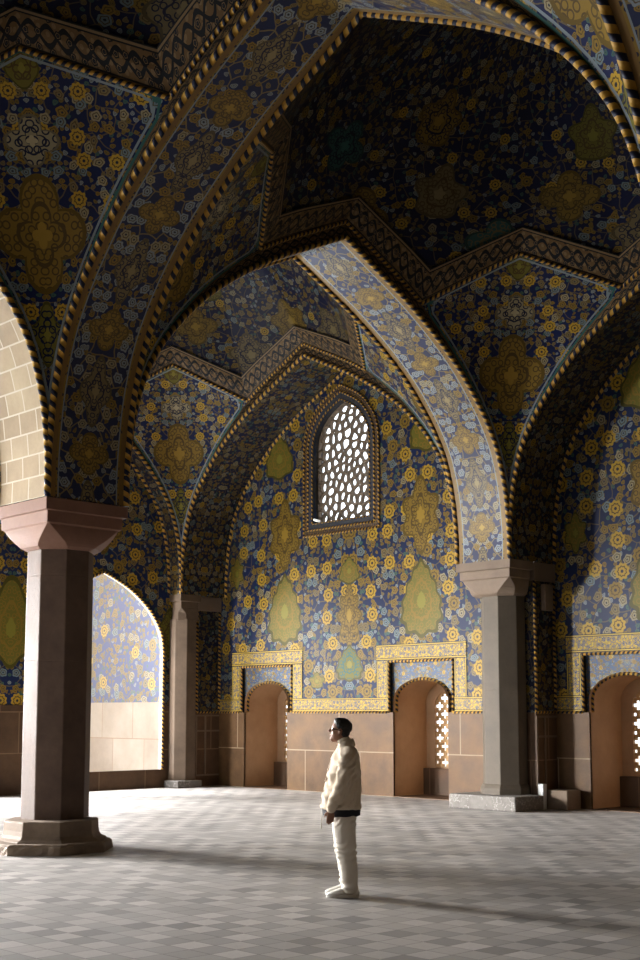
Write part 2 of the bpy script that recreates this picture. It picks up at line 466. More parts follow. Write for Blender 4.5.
def arch(axis, c0, c1, p0, p1, mat=None, faces=(True, True), ropes=(True, True), half=None):
    """axis 'x': arch runs along x, thickness in y from p0 to p1 (axis 'y': the other way round)"""
    P = arch_pts(c0, c1); pc = (p0 + p1) / 2; k = ((c1 - c0) / 2 - W) / 4.32
    to = (lambda a, p, z: (a, p, z)) if axis == 'x' else (lambda a, p, z: (p, a, z))
    mb = MB(); rows = []; uvs = []; s = 0; n = 7
    for i, (a, z) in enumerate(P):
        if i: s += math.dist(P[i], P[i - 1])
        rows.append([to(a, p0 + (p1 - p0) * j / n, z) for j in range(n + 1)])
        uvs.append([(p0 + (p1 - p0) * j / n - pc, s) for j in range(n + 1)])
    # measure along from each springing so both legs mirror
    tot = s
    uvs = [[(a, min(b, tot - b)) for a, b in r] for r in uvs]
    mb.grid(rows, uvs)
    o = mb.build('ceiling_arch', mat or M['soffit'], smooth=True, kind='structure')
    fb = MB()
    for side, p in ((0, p0), (1, p1)):
        if not faces[side]: continue
        r0 = []; r1 = []; u0 = []; u1 = []; s = 0
        for i, (a, z) in enumerate(P):
            if i: s += math.dist(P[i], P[i - 1])
            d = min(a - c0 - W, c1 - W - a)
            r0.append(to(a, p, z)); r1.append(to(a, p, z + off(d, k))); u0.append((s, 0)); u1.append((s, 1))
        fb.grid([r0, r1], [u0, u1])
    if fb.v: fb.build('arch_face', M['band'], o)
    rb = MB()
    for side, p in ((0, p0), (1, p1)):
        if ropes[side]: rb.tube([to(a, p, z) for a, z in P], .046)
    if rb.v: rb.build('rope_molding', M['rope'], o, smooth=True)
    return o


YS = [-2 * B, -B, 0, A]; XS = [-A, 0, A]
for y in (0, -B):                                   # arches running towards the window wall
    for x0, x1 in ((-A, 0), (0, A)):
        arch('x', x0, x1, y - W, y + W, M['brick'] if (x0 < 0 and y == 0) else None)
for y0, y1 in ((0, A), (-B, 0), (-2 * B, -B)):      # arches across
    arch('y', y0, y1, -W, W)
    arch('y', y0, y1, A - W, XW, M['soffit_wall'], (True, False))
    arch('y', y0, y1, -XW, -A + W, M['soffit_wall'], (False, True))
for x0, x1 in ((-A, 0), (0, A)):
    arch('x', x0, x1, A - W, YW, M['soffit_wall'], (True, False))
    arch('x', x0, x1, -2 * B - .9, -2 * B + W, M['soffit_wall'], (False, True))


# ------------------------------------------------------------------ vaults: pendentives, border band, dome
def segdist(p, q0, q1):
    d = q1 - q0; t = max(0, min(1, (p - q0).dot(d) / max(d.length_squared, 1e-9)))
    return (p - q0 - d * t).length


def edge_curve(c, sgn, kk, n):
    PROF = [(d, HS + (z - HS) * kk) for d, z in PROF_BASE]
    """from the pier edge along the arch up to the corner of the pendentive: (distance from pier face, z)"""
    pts = [(d * kk, z + off(d * kk, kk)) for d, z in PROF if d < DP]
    zp = [z for d, z in PROF]
    for (d0, z0), (d1, z1) in zip(PROF, PROF[1:]):
        if d0 <= DP <= d1:
            pts.append((DP * kk, z0 + (z1 - z0) * (DP - d0) / (d1 - d0) + DPZ))
            break
    # resample evenly
    L = [0]
    for a, b in zip(pts, pts[1:]): L.append(L[-1] + math.dist(a, b))
    out = []
    for i in range(n + 1):
        s = L[-1] * i / n
        j = max(k for k in range(len(L)) if L[k] <= s + 1e-9); j = min(j, len(pts) - 2)
        t = (s - L[j]) / max(L[j + 1] - L[j], 1e-9)
        out.append((pts[j][0] + (pts[j + 1][0] - pts[j][0]) * t, pts[j][1] + (pts[j + 1][1] - pts[j][1]) * t))
    return out


TD, TZ = 1.40, 9.75
ZTOP = 12.7
NK = 18


def bay(x0, x1, y0, y1):
    xa, xb, ya, yb = x0 + W, x1 - W, y0 + W, y1 - W
    cx, cy = (x0 + x1) / 2, (y0 + y1) / 2
    kx, ky = (xb - xa) / 2 / 4.32, (yb - ya) / 2 / 4.32
    ring = []                       # closed ring of points the vault stands on, corner by corner
    corners = [(xa, ya, 1, 1), (xb, ya, -1, 1), (xb, yb, -1, -1), (xa, yb, 1, -1)]
    for ci, (px, py, sx, sy) in enumerate(corners):
        ex = [Vector((px + sx * d, py, z)) for d, z in edge_curve(0, 1, kx, NK)]   # along the arch running in x
        ey = [Vector((px, py + sy * d, z)) for d, z in edge_curve(0, 1, ky, NK)]
        T = Vector((px + sx * TD, py + sy * TD, TZ))
        c0, c1 = ex, ey
        tx = [ex[-1].lerp(T, i / NK) for i in range(NK + 1)]
        ty = [ey[-1].lerp(T, i / NK) for i in range(NK + 1)]
        S0 = ex[0]; PX = ex[-1]; PY = ey[-1]
        bound = list(zip(ex, ex[1:])) + list(zip(ey, ey[1:])) + [(PX, T), (PY, T)]
        rows, uvs, eds = [], [], []
        dg = Vector((sx, sy, 0)).normalized(); nd = Vector((-sy, sx, 0)).normalized()
        for i in range(NK + 1):
            s = i / NK; r = []; u = []; e = []
            for j in range(NK + 1):
                t = j / NK
                p = (1 - t) * ex[i] + t * ty[i] + (1 - s) * ey[j] + s * tx[j] \
                    - ((1 - s) * (1 - t) * S0 + s * (1 - t) * PX + (1 - s) * t * PY + s * t * T)
                q = p - Vector((px, py, 0))
                r.append(p); u.append((q.dot(nd), p.z + .35 * max(0, q.dot(dg) - .9)))
                e.append(0 if (i in (0, NK) or j in (0, NK)) else min(segdist(p, a, b) for a, b in bound))
            rows.append(r); uvs.append(u); eds.append(e)
        mb = MB(); mb.grid(rows, uvs, eds)
        mb.build('ceiling_pendentive', M['kite'], smooth=True, kind='structure', edge=True)
        # the ring in order: corners go counter-clockwise; even corners arrive along y, odd along x
        seqA = [ey[-1].lerp(T, i / 8) for i in range(8)] + [T.lerp(ex[-1], i / 8) for i in range(8)]
        seqB = [ex[-1].lerp(T, i / 8) for i in range(8)] + [T.lerp(ey[-1], i / 8) for i in range(8)]
        ring.append(seqA if ci in (0, 2) else seqB)
    full = []
    for ci in range(4):
        full += ring[ci]
        px, py, sx, sy = corners[ci]; qx, qy, _, _ = corners[(ci + 1) % 4]
        alongx = ci in (0, 2)
        k = kx if alongx else ky
        P = [(d * k, HS + (z - HS) * k) for d, z in PROF if d > DP]; P = [(DP * k, None)] + P
        L = (abs(qx - px) if alongx else abs(qy - py))
        half = []
        for d, z in P:
            if z is None: z = ring[(ci + 1) % 4][0].z - DPZ
            half.append((d, z + DPZ))
        seq = half + [(L - d, z) for d, z in reversed(half[:-1])]
        for d, z in seq[:-1]:
            t = d / L
            full.append(Vector((px + (qx - px) * t, py + (qy - py) * t, z)))
    n = len(full)
    ctr = Vector((cx, cy, 0))

    def pt(i, t):
        b = full[i % n]; q = b - ctr; q.z = 0
        k = min(1, t * 2.2); k = k * k * (3 - 2 * k)
        R = q.length; ang = math.atan2(q.y, q.x)
        Rs = R + (4.35 - R) * k * .9
        zb = b.z + (9.85 - b.z) * k
        return Vector((cx + math.cos(ang) * Rs * (1 - t), cy + math.sin(ang) * Rs * (1 - t), zb + (ZTOP - zb) * (1 - (1 - t) ** 2.1)))
    TB = .062
    bb = MB(); s = 0; rows = [[], [], []]; uvs = [[], [], []]
    for i in range(n + 1):
        if i: s += (full[i % n] - full[i - 1]).length
        lo = full[i % n].copy(); hi = pt(i, TB)
        inn = (ctr - lo); inn.z = 0; inn = inn.normalized() * .05
        for j, p in enumerate((lo + inn * 0, lo.lerp(hi, .5) + inn, hi + inn)):
            rows[j].append(p); uvs[j].append((s, (0, .5, 1)[j]))
    bb.grid(rows, uvs)
    bb.build('ceiling_band', M['band'], kind='structure')
    # the small rope above the pendentives
    rb = MB(); rb.tube([p + (ctr - Vector((p.x, p.y, 0))).normalized() * .02 for p in full + [full[0]]], .035, 6)
    rb.build('ceiling_rope', M['rope_s'], kind='structure', smooth=True)
    db = MB(); NT = 16; rows = []; uvs = []
    for j in range(NT + 1):
        t = TB * .8 + (1 - TB * .8) * j / NT
        r = []; u = []
        for i in range(n + 1):
            p = pt(i, t); q = full[i % n]; a = math.atan2(q.y - cy, q.x - cx)
            if i == 0: a_prev = a
            while a < a_prev - 3: a += 2 * PI
            a_prev = a
            rr = math.hypot(p.x - cx, p.y - cy)
            r.append(p); u.append((a * 4.0, (p.z - 9.3) * 1.15 + max(0, 4.6 - rr) * .55))
        rows.append(r); uvs.append(u)
    db.grid(rows, uvs)
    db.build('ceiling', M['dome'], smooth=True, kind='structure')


for x0, x1 in ((-A, 0), (0, A)):
    for y0, y1 in ((0, A), (-B, 0), (-2 * B, -B)):
        bay(x0, x1, y0, y1)


# ------------------------------------------------------------------ columns
def ngon(mb, cx, cy, layers, n=8, rot=PI / 8, xmax=1e9, ymax=1e9):
    """stack of polygon rings (apothem, z)"""
    rows = []; uvs = []
    for a, z in layers:
        R = a / math.cos(PI / n)
        rows.append([(min(xmax, cx + R * math.cos(rot + 2 * PI * k / n)), min(ymax, cy + R * math.sin(rot + 2 * PI * k / n)), z) for k in range(n + 1)])
        uvs.append([(k * .4, z) for k in range(n + 1)])
    mb.grid(rows, uvs)
    mb.poly(rows[0][:-1]); mb.poly(rows[-1][:-1])


def capital(mb, x0, x1, y0, y1, sx0, sx1, sy0, sy1, z0=4.0, z1=HS):
    """square fascia on top, cavetto sweeping in to the shaft"""
    rect = [[(x0 - .02, x1 + .02, y0 - .02, y1 + .02), z1, .005], [(x0 - .02, x1 + .02, y0 - .02, y1 + .02), z1 - .16, .005],
            [(x0 + .03, x1 - .03, y0 + .03, y1 - .03), z1 - .17, .005], [(x0 + .035, x1 - .035, y0 + .035, y1 - .035), z1 - .32, .005]]
    for i in range(0, 9):
        t = i / 8
        zz = z1 - .34 - (z1 - .34 - z0) * t
        k = .20 + .80 * (1 - math.sqrt(max(0, 1 - t * t)))
        rect.append([(x0 + .03 + (sx0 - x0 - .03) * k, x1 - .03 + (sx1 - x1 + .03) * k,
                      y0 + .03 + (sy0 - y0 - .03) * k, y1 - .03 + (sy1 - y1 + .03) * k), zz, .03 + .25 * min(1, t * 1.25)])
    rows = []; uvs = []
    for (a, b, c, d), z, q in rect:
        qx = min(q, (b - a) * .3); qy = min(q, (d - c) * .3); qb = .004 if x1 < .3 else qx      # engaged side stays square
        qd = .004 if y1 < .3 else qy
        ring = [(a, c + qy), (a + qx, c), (b - qb, c), (b, c + (qb if x1 < .3 else qy)), (b, d - (qb if x1 < .3 else qy)), (b - qb, d), (a + qx, d), (a, d - qd)]
        ring.append(ring[0])
        rows.append([(x, y, z) for x, y in ring]); uvs.append([(k * .3, z) for k in range(9)])
    mb.grid(rows, uvs); mb.poly(rows[0][:-1]); mb.poly(rows[-1][:-1])


def rough_slab(mb, a, z0, z1, n=8, seed=1):
    """worn octagonal slab with broken edges"""
    rnd = random.Random(seed); per = 9; ring = []
    R = a / math.cos(PI / 8)
    for k in range(n):
        p = Vector((R * math.cos(PI / 8 + 2 * PI * k / n), R * math.sin(PI / 8 + 2 * PI * k / n), 0))
        q = Vector((R * math.cos(PI / 8 + 2 * PI * (k + 1) / n), R * math.sin(PI / 8 + 2 * PI * (k + 1) / n), 0))
        ring += [p.lerp(q, i / per) for i in range(per)]
    rows = []; uvs = []
    for z, sc, j in ((z0, 1, .006), (z0 + (z1 - z0) * .35, 1.0, .010), (z0 + (z1 - z0) * .8, .99, .012), (z1, .95, .012)):
        r = []
        for p in ring:
            f = sc + rnd.uniform(-j, j)
            r.append((p.x * f, p.y * f, z + (rnd.uniform(-.012, .006) if z > z0 + .01 else 0)))
        r.append(r[0]); rows.append(r); uvs.append([(i * .1, z) for i in range(len(r))])
    mb.grid(rows, uvs); mb.poly(rows[-1][:-1])


# --- free-standing column
col = empty('column', (0, 0, 0)); col['kind'] = 'thing'
tag(col, 'octagonal pinkish brown stone column standing free on a worn octagonal base', 'column')
mb = MB(); rough_slab(mb, .80, 0, .13); mb.v = [(x - .26, y - .26, z) for x, y, z in mb.v]; mb.build('base_slab', M['plinth_b'], col)
mb = MB(); ngon(mb, -.13, -.13, [(.70, .10), (.68, .135), (.62, .16), (.595, .20), (.585, .26), (.58, .37), (.565, .385)])
mb.build('base', M['plinth_b'], col, bevel=.02)
mb = MB(); ngon(mb, 0, 0, [(.425, .36), (.425, 2.46), (.420, 2.475), (.425, 2.49), (.42, 3.62), (.415, 3.635), (.42, 3.65), (.42, 4.06)])
mb.build('shaft', M['col_pink'], col, bevel=.012)
mb = MB(); capital(mb, -W, W, -W, W, -.44, .44, -.44, .44, 3.98, HS - .012)
mb.build('capital', M['cap_pink'], col, bevel=.01)

# --- column against the window wall
col = empty('column', (0, 0, 0)); col['kind'] = 'thing'; col.location = (A, 0, 0)
tag(col, 'grey brown stone column standing against the wall under the blue arch on a square plinth', 'column')
mb = MB(); mb.box(-.78, .09, -.78, .78, 0, .27); mb.build('plinth', M['plinth'], col, bevel=.025)
mb = MB(); ngon(mb, 0, 0, [(.48, .26), (.48, .38), (.45, .43), (.43, .46)], xmax=.09)
mb.build('base', M['col_grey'], col, bevel=.01)
mb = MB(); ngon(mb, 0, 0, [(.425, .45), (.425, 2.2), (.42, 2.21), (.425, 2.22), (.42, 4.06)], xmax=.09)
mb.build('shaft', M['col_grey'], col, bevel=.012)
mb = MB(); capital(mb, -W, .06, -W, W, -.44, .06, -.44, .44, 3.98)
mb.build('capital', M['cap_grey'], col, bevel=.01)

# --- corner column
col = empty('column', (0, 0, 0)); col['kind'] = 'thing'; col.location = (A, A, 0)
tag(col, 'brown stone column in the far corner between the bright opening and the small arched niche', 'column')
mb = MB(); mb.box(-.74, -.01, -.74, -.19, 0, .17); mb.build('plinth', M['plinth'], col, bevel=.02)
mb = MB(); ngon(mb, -.28, -.28, [(.345, .16), (.345, 4.04)], xmax=-.01, ymax=-.19); mb.build('shaft', M['col_corner'], col, bevel=.01)
mb = MB(); capital(mb, -W, -.04, -W, -.22, -.60, -.04, -.60, -.22, 4.0)
mb.build('capital', M['col_corner'], col, bevel=.01)


# --- piers that the photograph does not show: plain shafts carrying the arches
def hidden_pier(x, y):
    mb = MB(); ngon(mb, x, y, [(.75, 0), (.75, .2), (.6, .3), (.6, .5), (.47, .52), (.47, 4.0), (.62, 4.35), (.62, HS)])
    mb.build('wall_pier', M['col_pink'], kind='structure')


for x in XS:
    for y in YS:
        if (x, y) not in ((0, 0), (A, 0), (A, A)): hidden_pier(x, y)


# --- pier masses behind the wall columns, with tile above and dark marble dado below, both deepened for shade
def frame_strip(mb, pts, w, to3):
    """strip of given width inside a closed/open polyline in 2-D (axis-aligned)"""
    pass


def wall_pier(y0, y1, x0, name):
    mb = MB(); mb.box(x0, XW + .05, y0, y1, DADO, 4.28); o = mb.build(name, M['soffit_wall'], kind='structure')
    mb = MB(); mb.box(x0 - .015, XW + .04, y0 - .015, y1 + .015, 0, DADO); mb.build('pier_dado', M['dado_d'], o)
    mb = MB(); mb.box(x0 + .002, XW + .04, y0 - .04, y1 + .04, 4.28, HS); mb.build('impost', M['cap_grey'], o, bevel=.01)
    mb = MB()
    for yy in (y0, y1):
        mb.tube([(x0 + .03, yy, DADO), (x0 + .03, yy, 4.28)], .035, 6); 
        mb.tube([(XW - .02, yy, DADO), (XW - .02, yy, 4.28)], .035, 6)
    mb.tube([(x0, y0, DADO), (XW, y0, DADO)], .03, 6)
    mb.build('rope_molding', M['rope_s'], o, smooth=True)
    # raised marble frames of the dado panels
    mb = MB(); yy = y0 - .015
    xs = [x0 - .01, x0 + (XW - x0) * .36, XW - .02]
    for x in xs: mb.box(x, x + .045, yy - .02, yy, .25, DADO - .06)
    for z in (.25, 1.32, DADO - .1): mb.box(x0, XW, yy - .018, yy, z, z + .04)
    mb.build('panel_frame', M['cap_grey'], o)
    return o


wall_pier(-.6, .6, A + .12, 'wall_pier')
wall_pier(A - .42, A + .6, A + .02, 'wall_pier')
o = wall_pier(-B - .6, -B + .6, A + .12, 'wall_pier')
# pale patch of bare stone on the shaded pier behind the wall column
mb = MB(); mb.box(A + .36, A + .62, -.70, -.60, 3.72, 4.22)
tag(mb.build('stone_patch', M['cap_grey'], bevel=.008), 'small upright pale brown stone block set in the dark pier behind the wall column', 'stone block')

# ------------------------------------------------------------------ window wall
def arch2(c, hw, z0, zs, za, n=14, pointed=True):
    """2-D outline of an arched hole, counter-clockwise from bottom left"""
    R = []
    for i in range(n + 1):
        t = i / n
        if pointed == 'round': a = t * PI / 2; R.append((c + hw * math.cos(a), zs + (za - zs) * math.sin(a)))
        else:
            q = [(hw, zs), (hw * .93, zs + (za - zs) * .28), (hw * .77, zs + (za - zs) * .52), (hw * .5, zs + (za - zs) * .76), (0, za)]
            R = [(c + a, z) for a, z in catmull(q, 4)]; break
    Lm = [(2 * c - x, z) for x, z in reversed(R[:-1])]
    return [(c - hw, z0), (c + hw, z0)] + R + Lm


WIN = (5.21, .92, 6.15, 7.95, 8.95)
NICHES = [7.735, 2.84]
NHW, NZS, NZA = .765, 2.03, 2.50
PHW, PZT = .90, 2.88          # framed tile panel around a niche head


def wall_section(y0, y1, wins, niches, tile, tag_side):
    mb = MB()
    holes = [[(w[0] + dx, z) for dx, z in ((-1, 0),)] for w in ()]
    holes = [arch2(*w) for w in wins]
    to3 = lambda y, z: (XW, y, z)
    # tile above the dado; niche panels notch its lower edge
    outer = [(y0, DADO)]
    for c in sorted(niches):
        outer += [(c - PHW, DADO), (c - PHW, PZT), (c + PHW, PZT), (c + PHW, DADO)]
    outer += [(y1, DADO), (y1, 10.2), (y0, 10.2)]
    flat(mb, outer, holes, to3)
    w = mb.build('wall_back', M[tile], kind='structure')
    # marble dado, cut by the niches
    mb = MB(); ys = [y0]
    for c in sorted(niches): ys += [c - NHW, c + NHW]
    ys += [y1]
    for a, b in zip(ys[::2], ys[1::2]):
        mb.box(XW - .03, XW + .02, a, b, 0, DADO)
    mb.build('baseboard_back', M['dado'], kind='structure')
    return w


WEXT = (4.95, .92, 6.15, 7.95, 8.95)
NB = [-(B - 7.88 + 0) , -(2.17)]
NB = [-2.13, -B + 2.13]
wall_section(.5, A + .2, [WIN], NICHES, 'wall_tile', 'c')
wall_section(-B + .5, -.5, [], NB, 'wall_tile_near', 'b')
mb = MB(); mb.poly([(XW, -2 * B - .9, 0), (XW, -B - .5, 0), (XW, -B - .5, 10.2), (XW, -2 * B - .9, 10.2)])
mb.build('wall_back', M['wall_tile_near'], kind='structure')


def strip(mb, a, b, wid, x, along='y'):
    """flat border strip 1.2 cm proud of the window wall; a,b = (y,z) ends of its centre line"""
    (ya, za), (yb, zb) = a, b; L = math.dist(a, b); n = ((za - zb) / L, (yb - ya) / L); h = wid / 2
    pts = [(ya - n[0] * h, za - n[1] * h), (yb - n[0] * h, zb - n[1] * h), (yb + n[0] * h, zb + n[1] * h), (ya + n[0] * h, za + n[1] * h)]
    P = [(x, p, q) for p, q in pts]
    mb.poly(P, [(0, 0), (L, 0), (L, 1), (0, 1)])


def niche(c):
    rec = .09; xb = XW + rec; dep = 1.05
    hole = arch2(c, NHW, 0, NZS, NZA, 16, 'round')
    # recessed spandrel panel of pale blue tile
    mb = MB()
    outer = [(c - PHW, DADO), (c - NHW, DADO)] + [(p, q) for p, q in reversed(hole[2:])] + [(c + NHW, DADO), (c + PHW, DADO), (c + PHW, PZT), (c - PHW, PZT)]
    flat(mb, outer, [], lambda y, z: (xb, y, z), lambda y, z: (y - c, z))
    pan = mb.build('wall_niche_panel', M['panel_tile'], kind='structure')
    # its sides
    mb = MB()
    for y in (c - PHW, c + PHW): mb.poly([(XW, y, DADO), (xb, y, DADO), (xb, y, PZT), (XW, y, PZT)])
    mb.poly([(XW, c - PHW, PZT), (XW, c + PHW, PZT), (xb, c + PHW, PZT), (xb, c - PHW, PZT)])
    for a, b in ((c - PHW, c - NHW), (c + NHW, c + PHW)): mb.poly([(XW - .02, a, DADO), (XW - .02, b, DADO), (xb, b, DADO), (xb, a, DADO)])
    mb.build('panel_reveal', M['border'], pan)
    # plastered niche: jambs, vault and back with a grille opening
    mb = MB(); x1 = XW + dep; g = .52; gz0, gzs, gza = .62, 1.95, 2.28
    prof = [hole[0]] + [(c - NHW, NZS)] + list(reversed(hole[2:]))[1:-1] + [(c + NHW, NZS), hole[1]]
    prof = [(c - NHW, 0)] + list(reversed(hole[2:])) + [(c + NHW, 0)]
    mb.grid([[(XW - .02, y, z) for y, z in prof], [(x1, y, z) for y, z in prof]], [[(0, z) for y, z in prof], [(dep, z) for y, z in prof]])
    gh = arch2(c, g, gz0, gzs, gza, 12, 'round')
    flat(mb, [(c - NHW, 0), (c + NHW, 0)] + hole[2:], [gh], lambda y, z: (x1, y, z))
    gl = gh + [gh[0]]
    mb.grid([[(x1, y, z) for y, z in gl], [(x1 + .07, y, z) for y, z in gl]], [[(0, 0)] * len(gl)] * 2)
    mb.build('wall_niche', M['plaster'], pan)
    mb = MB(); mb.box(XW - .02, x1 - .12, c - NHW, c + NHW, -.03, .012); mb.build('niche_floor', M['dado_d'], pan)
    # ropes: round the panel, round the niche head
    mb = MB()
    mb.tube([(XW - .01, c - PHW, DADO), (XW - .01, c - PHW, PZT), (XW - .01, c + PHW, PZT), (XW - .01, c + PHW, DADO)], .035, 6)
    mb.tube([(xb - .01, c - NHW, DADO)] + [(xb - .01, y, z) for y, z in reversed(hole[2:])] + [(xb - .01, c + NHW, DADO)], .035, 6)
    mb.build('rope_molding', M['rope_s'], pan, smooth=True)
    # brick grille with cross-shaped holes
    sy, sz = .0745, .058; rows = int((gza - gz0) / sz) + 1; cols = int(2 * g / sy) + 1
    mb = MB(); X0, X1 = x1 + .02, x1 + .065

    def solid(i, j):
        y = c - g + (i + .5) * sy; z = gz0 + (j + .5) * sz
        if i < 0 or j < 0 or i >= cols or j >= rows: return None
        if z > gzs and ((y - c) / g) ** 2 + ((z - gzs) / (gza - gzs)) ** 2 > 1.1: return None
        a, k = (i + 2 * ((j // 3) % 2)) % 4, j % 3          # plus-shaped holes on a staggered grid
        return not ((k == 1 and a in (1, 2, 3)) or a == 2)
    for i in range(cols):
        for j in range(rows):
            if not solid(i, j): continue
            y = c - g + i * sy; z = gz0 + j * sz
            mb.poly([(X0, y, z), (X0, y + sy, z), (X0, y + sy, z + sz), (X0, y, z + sz)])
            mb.poly([(X1, y, z), (X1, y + sy, z), (X1, y + sy, z + sz), (X1, y, z + sz)])
            for di, dj, q in ((-1, 0, ((y, z), (y, z + sz))), (1, 0, ((y + sy, z), (y + sy, z + sz))), (0, -1, ((y, z), (y + sy, z))), (0, 1, ((y, z + sz), (y + sy, z + sz)))):
                if solid(i + di, j + dj) is not True:
                    (p0, q0), (p1, q1) = q
                    mb.poly([(X0, p0, q0), (X0, p1, q1), (X1, p1, q1), (X1, p0, q0)])
    mb.build('grille', M['latbrick'], pan)
    # dark stone ledge under the grille
    mb = MB(); mb.box(x1 - .12, x1 + .02, c - NHW, c + NHW, 0, .58); mb.build('ledge', M['dado_d'], pan, bevel=.01)


for c in NICHES + NB: niche(c)
# yellow borders: along the top of the dado and stepping round the niche panels
trims = MB(); ropes = MB(); bw = .30
for lo, hi, ns in ((.62, A - .35, NICHES), (-B + .62, -.62, NB)):
    ends = [lo]
    for c in sorted(ns): ends += [c - PHW, c + PHW]
    ends += [hi]
    for a, b in zip(ends[::2], ends[1::2]):
        strip(trims, (a, DADO + bw / 2 + .02), (b, DADO + bw / 2 + .02), bw, XW - .012)
        ropes.tube([(XW - .02, a, DADO), (XW - .02, b, DADO)], .03, 6)
    for c in ns:
        strip(trims, (c - PHW - .2, DADO + bw + .02), (c - PHW - .2, PZT + .02), .33, XW - .014)
        strip(trims, (c + PHW + .2, PZT + .02), (c + PHW + .2, DADO + bw + .02), .33, XW - .014)
        strip(trims, (c - PHW - .365, PZT + .2), (c + PHW + .365, PZT + .2), .34, XW - .016)
trims.build('trim_border', M['border'], kind='structure')
ropes.build('trim_rope', M['rope_s'], kind='structure', smooth=True)


# ------------------------------------------------------------------ pierced window
def clip(poly, p, n):
    out = []
    for i in range(len(poly)):
        a, b = poly[i], poly[(i + 1) % len(poly)]
        da = (a[0] - p[0]) * n[0] + (a[1] - p[1]) * n[1]; db = (b[0] - p[0]) * n[0] + (b[1] - p[1]) * n[1]
        if da <= 0: out.append(a)
        if (da < 0 < db) or (db < 0 < da):
            t = da / (da - db); out.append((a[0] + (b[0] - a[0]) * t, a[1] + (b[1] - a[1]) * t))
    return out


def inset(poly, w):
    """shrink a convex counter-clockwise polygon"""
    q = poly
    n = len(poly)
    for i in range(n):
        a, b = poly[i], poly[(i + 1) % n]; L = math.dist(a, b)
        if L < 1e-6: continue
        nx, ny = (b[1] - a[1]) / L, -(b[0] - a[0]) / L
        q = clip(q, (a[0] - nx * w, a[1] - ny * w), (nx, ny))
        if len(q) < 3: return None
    return q


def roundp(poly, k=3):
    for _ in range(k - 1):
        out = []
        n = len(poly)
        for i in range(n):
            a, b = poly[i], poly[(i + 1) % n]
            out += [(a[0] * .75 + b[0] * .25, a[1] * .75 + b[1] * .25), (a[0] * .25 + b[0] * .75, a[1] * .25 + b[1] * .75)]
        poly = out
    return poly


def pierced_window(win):
    c, hw, z0, zs, za = win
    rev = .32; x0 = XW + .16; x1 = x0 + .09
    root = empty('window_1', (XW, c, z0)); root['kind'] = 'structure'
    loc = lambda x, y, z: (x - XW, y - c, z - z0)
    outl = arch2(*win)
    gh = arch2(c, hw - .0, z0, zs, za)
    # reveal
    mb = MB(); cl = outl + [outl[0]]
    mb.grid([[loc(XW - .01, y, z) for y, z in cl], [loc(XW + rev, y, z) for y, z in cl]], [[(i * .2, 0) for i in range(len(cl))], [(i * .2, 1) for i in range(len(cl))]])
    mb.build('reveal', M['frame_t'], root)
    # inner and outer tiled border bands on the wall face
    for nm, o0, o1, mt, xx in (('border_band', .02, .14, 'frame_t', .022), ('outer_border_band', .16, .27, 'frame_o', .016)):
        mb = MB()
        a = arch2(c, hw + o0, z0 - o0, zs, za + o0 * 1.25); b = arch2(c, hw + o1, z0 - o1, zs, za + o1 * 1.25)
        a.append(a[0]); b.append(b[0]); s = 0; ua = []
        for i in range(len(a)):
            if i: s += math.dist(a[i], a[i - 1])
            ua.append(s)
        mb.grid([[loc(XW - xx, y, z) for y, z in a], [loc(XW - xx, y, z) for y, z in b]], [[(q, 0) for q in ua], [(q, 1) for q in ua]])
        mb.build(nm, M[mt], root)
    mb = MB()
    for o0 in (.01, .15, .285):
        a = arch2(c, hw + o0, z0 - o0, zs, za + o0 * 1.25); a.append(a[0])
        mb.tube([loc(XW - .02, y, z) for y, z in a], .028 if o0 > .1 else .02, 6)
    mb.build('rope_molding', M['rope_s'], root, smooth=True)
    # lattice: cells of a mirrored scatter of seeds
    rnd = random.Random(11); seeds = []
    tries = 0
    while tries < 6000:
        tries += 1
        x = rnd.uniform(-hw, hw); z = rnd.uniform(z0, za)
        if all(math.dist((x, z), q) > .172 for q in seeds): seeds.append((x, z))
    mb = MB()
    base = [(p - c, q) for p, q in gh]
    for i, sd in enumerate(seeds):
        cell = list(base)
        for j, t in enumerate(seeds):
            if i == j or math.dist(sd, t) > .6: continue
            cell = clip(cell, ((sd[0] + t[0]) / 2, (sd[1] + t[1]) / 2), (t[0] - sd[0], t[1] - sd[1]))
            if len(cell) < 3: break
        if len(cell) < 3: continue
        clean = [p for k, p in enumerate(cell) if math.dist(p, cell[k - 1]) > 1e-4]
        if len(clean) < 3: continue
        ins = inset(clean, .021)
        o3 = lambda x, p: loc(x, p[0] + c, p[1])
        if not ins or len(ins) < 3:
            mb.poly([o3(x0, p) for p in clean]); mb.poly([o3(x1, p) for p in clean]); continue
        hole = roundp(ins, 3)
        # outer ring resampled so that it pairs with the hole: cast from the centroid
        gx = sum(p[0] for p in hole) / len(hole); gz = sum(p[1] for p in hole) / len(hole)
        outp = []
        for p in hole:
            dx, dz = p[0] - gx, p[1] - gz; best = 1e9
            for k in range(len(clean)):
                a, b = clean[k], clean[(k + 1) % len(clean)]
                ex, ez = b[0] - a[0], b[1] - a[1]; den = dx * ez - dz * ex
                if abs(den) < 1e-12: continue
                t = ((a[0] - gx) * ez - (a[1] - gz) * ex) / den; w = ((a[0] - gx) * dz - (a[1] - gz) * dx) / den
                if t > 0 and -1e-6 <= w <= 1 + 1e-6: best = min(best, t)
            if best > 1e8: best = 1.1
            outp.append((gx + dx * best, gz + dz * best))
        n = len(hole); H = hole + [hole[0]]; Oq = outp + [outp[0]]
        for xx in (x0, x1):
            mb.grid([[o3(xx, p) for p in Oq], [o3(xx, p) for p in H]], [[(0, 0)] * (n + 1)] * 2)
        mb.grid([[o3(x0, p) for p in H], [o3(x1, p) for p in H]], [[(0, 0)] * (n + 1)] * 2)
    mb.build('lattice', M['lattice'], root)
    return root


pierced_window(WIN)
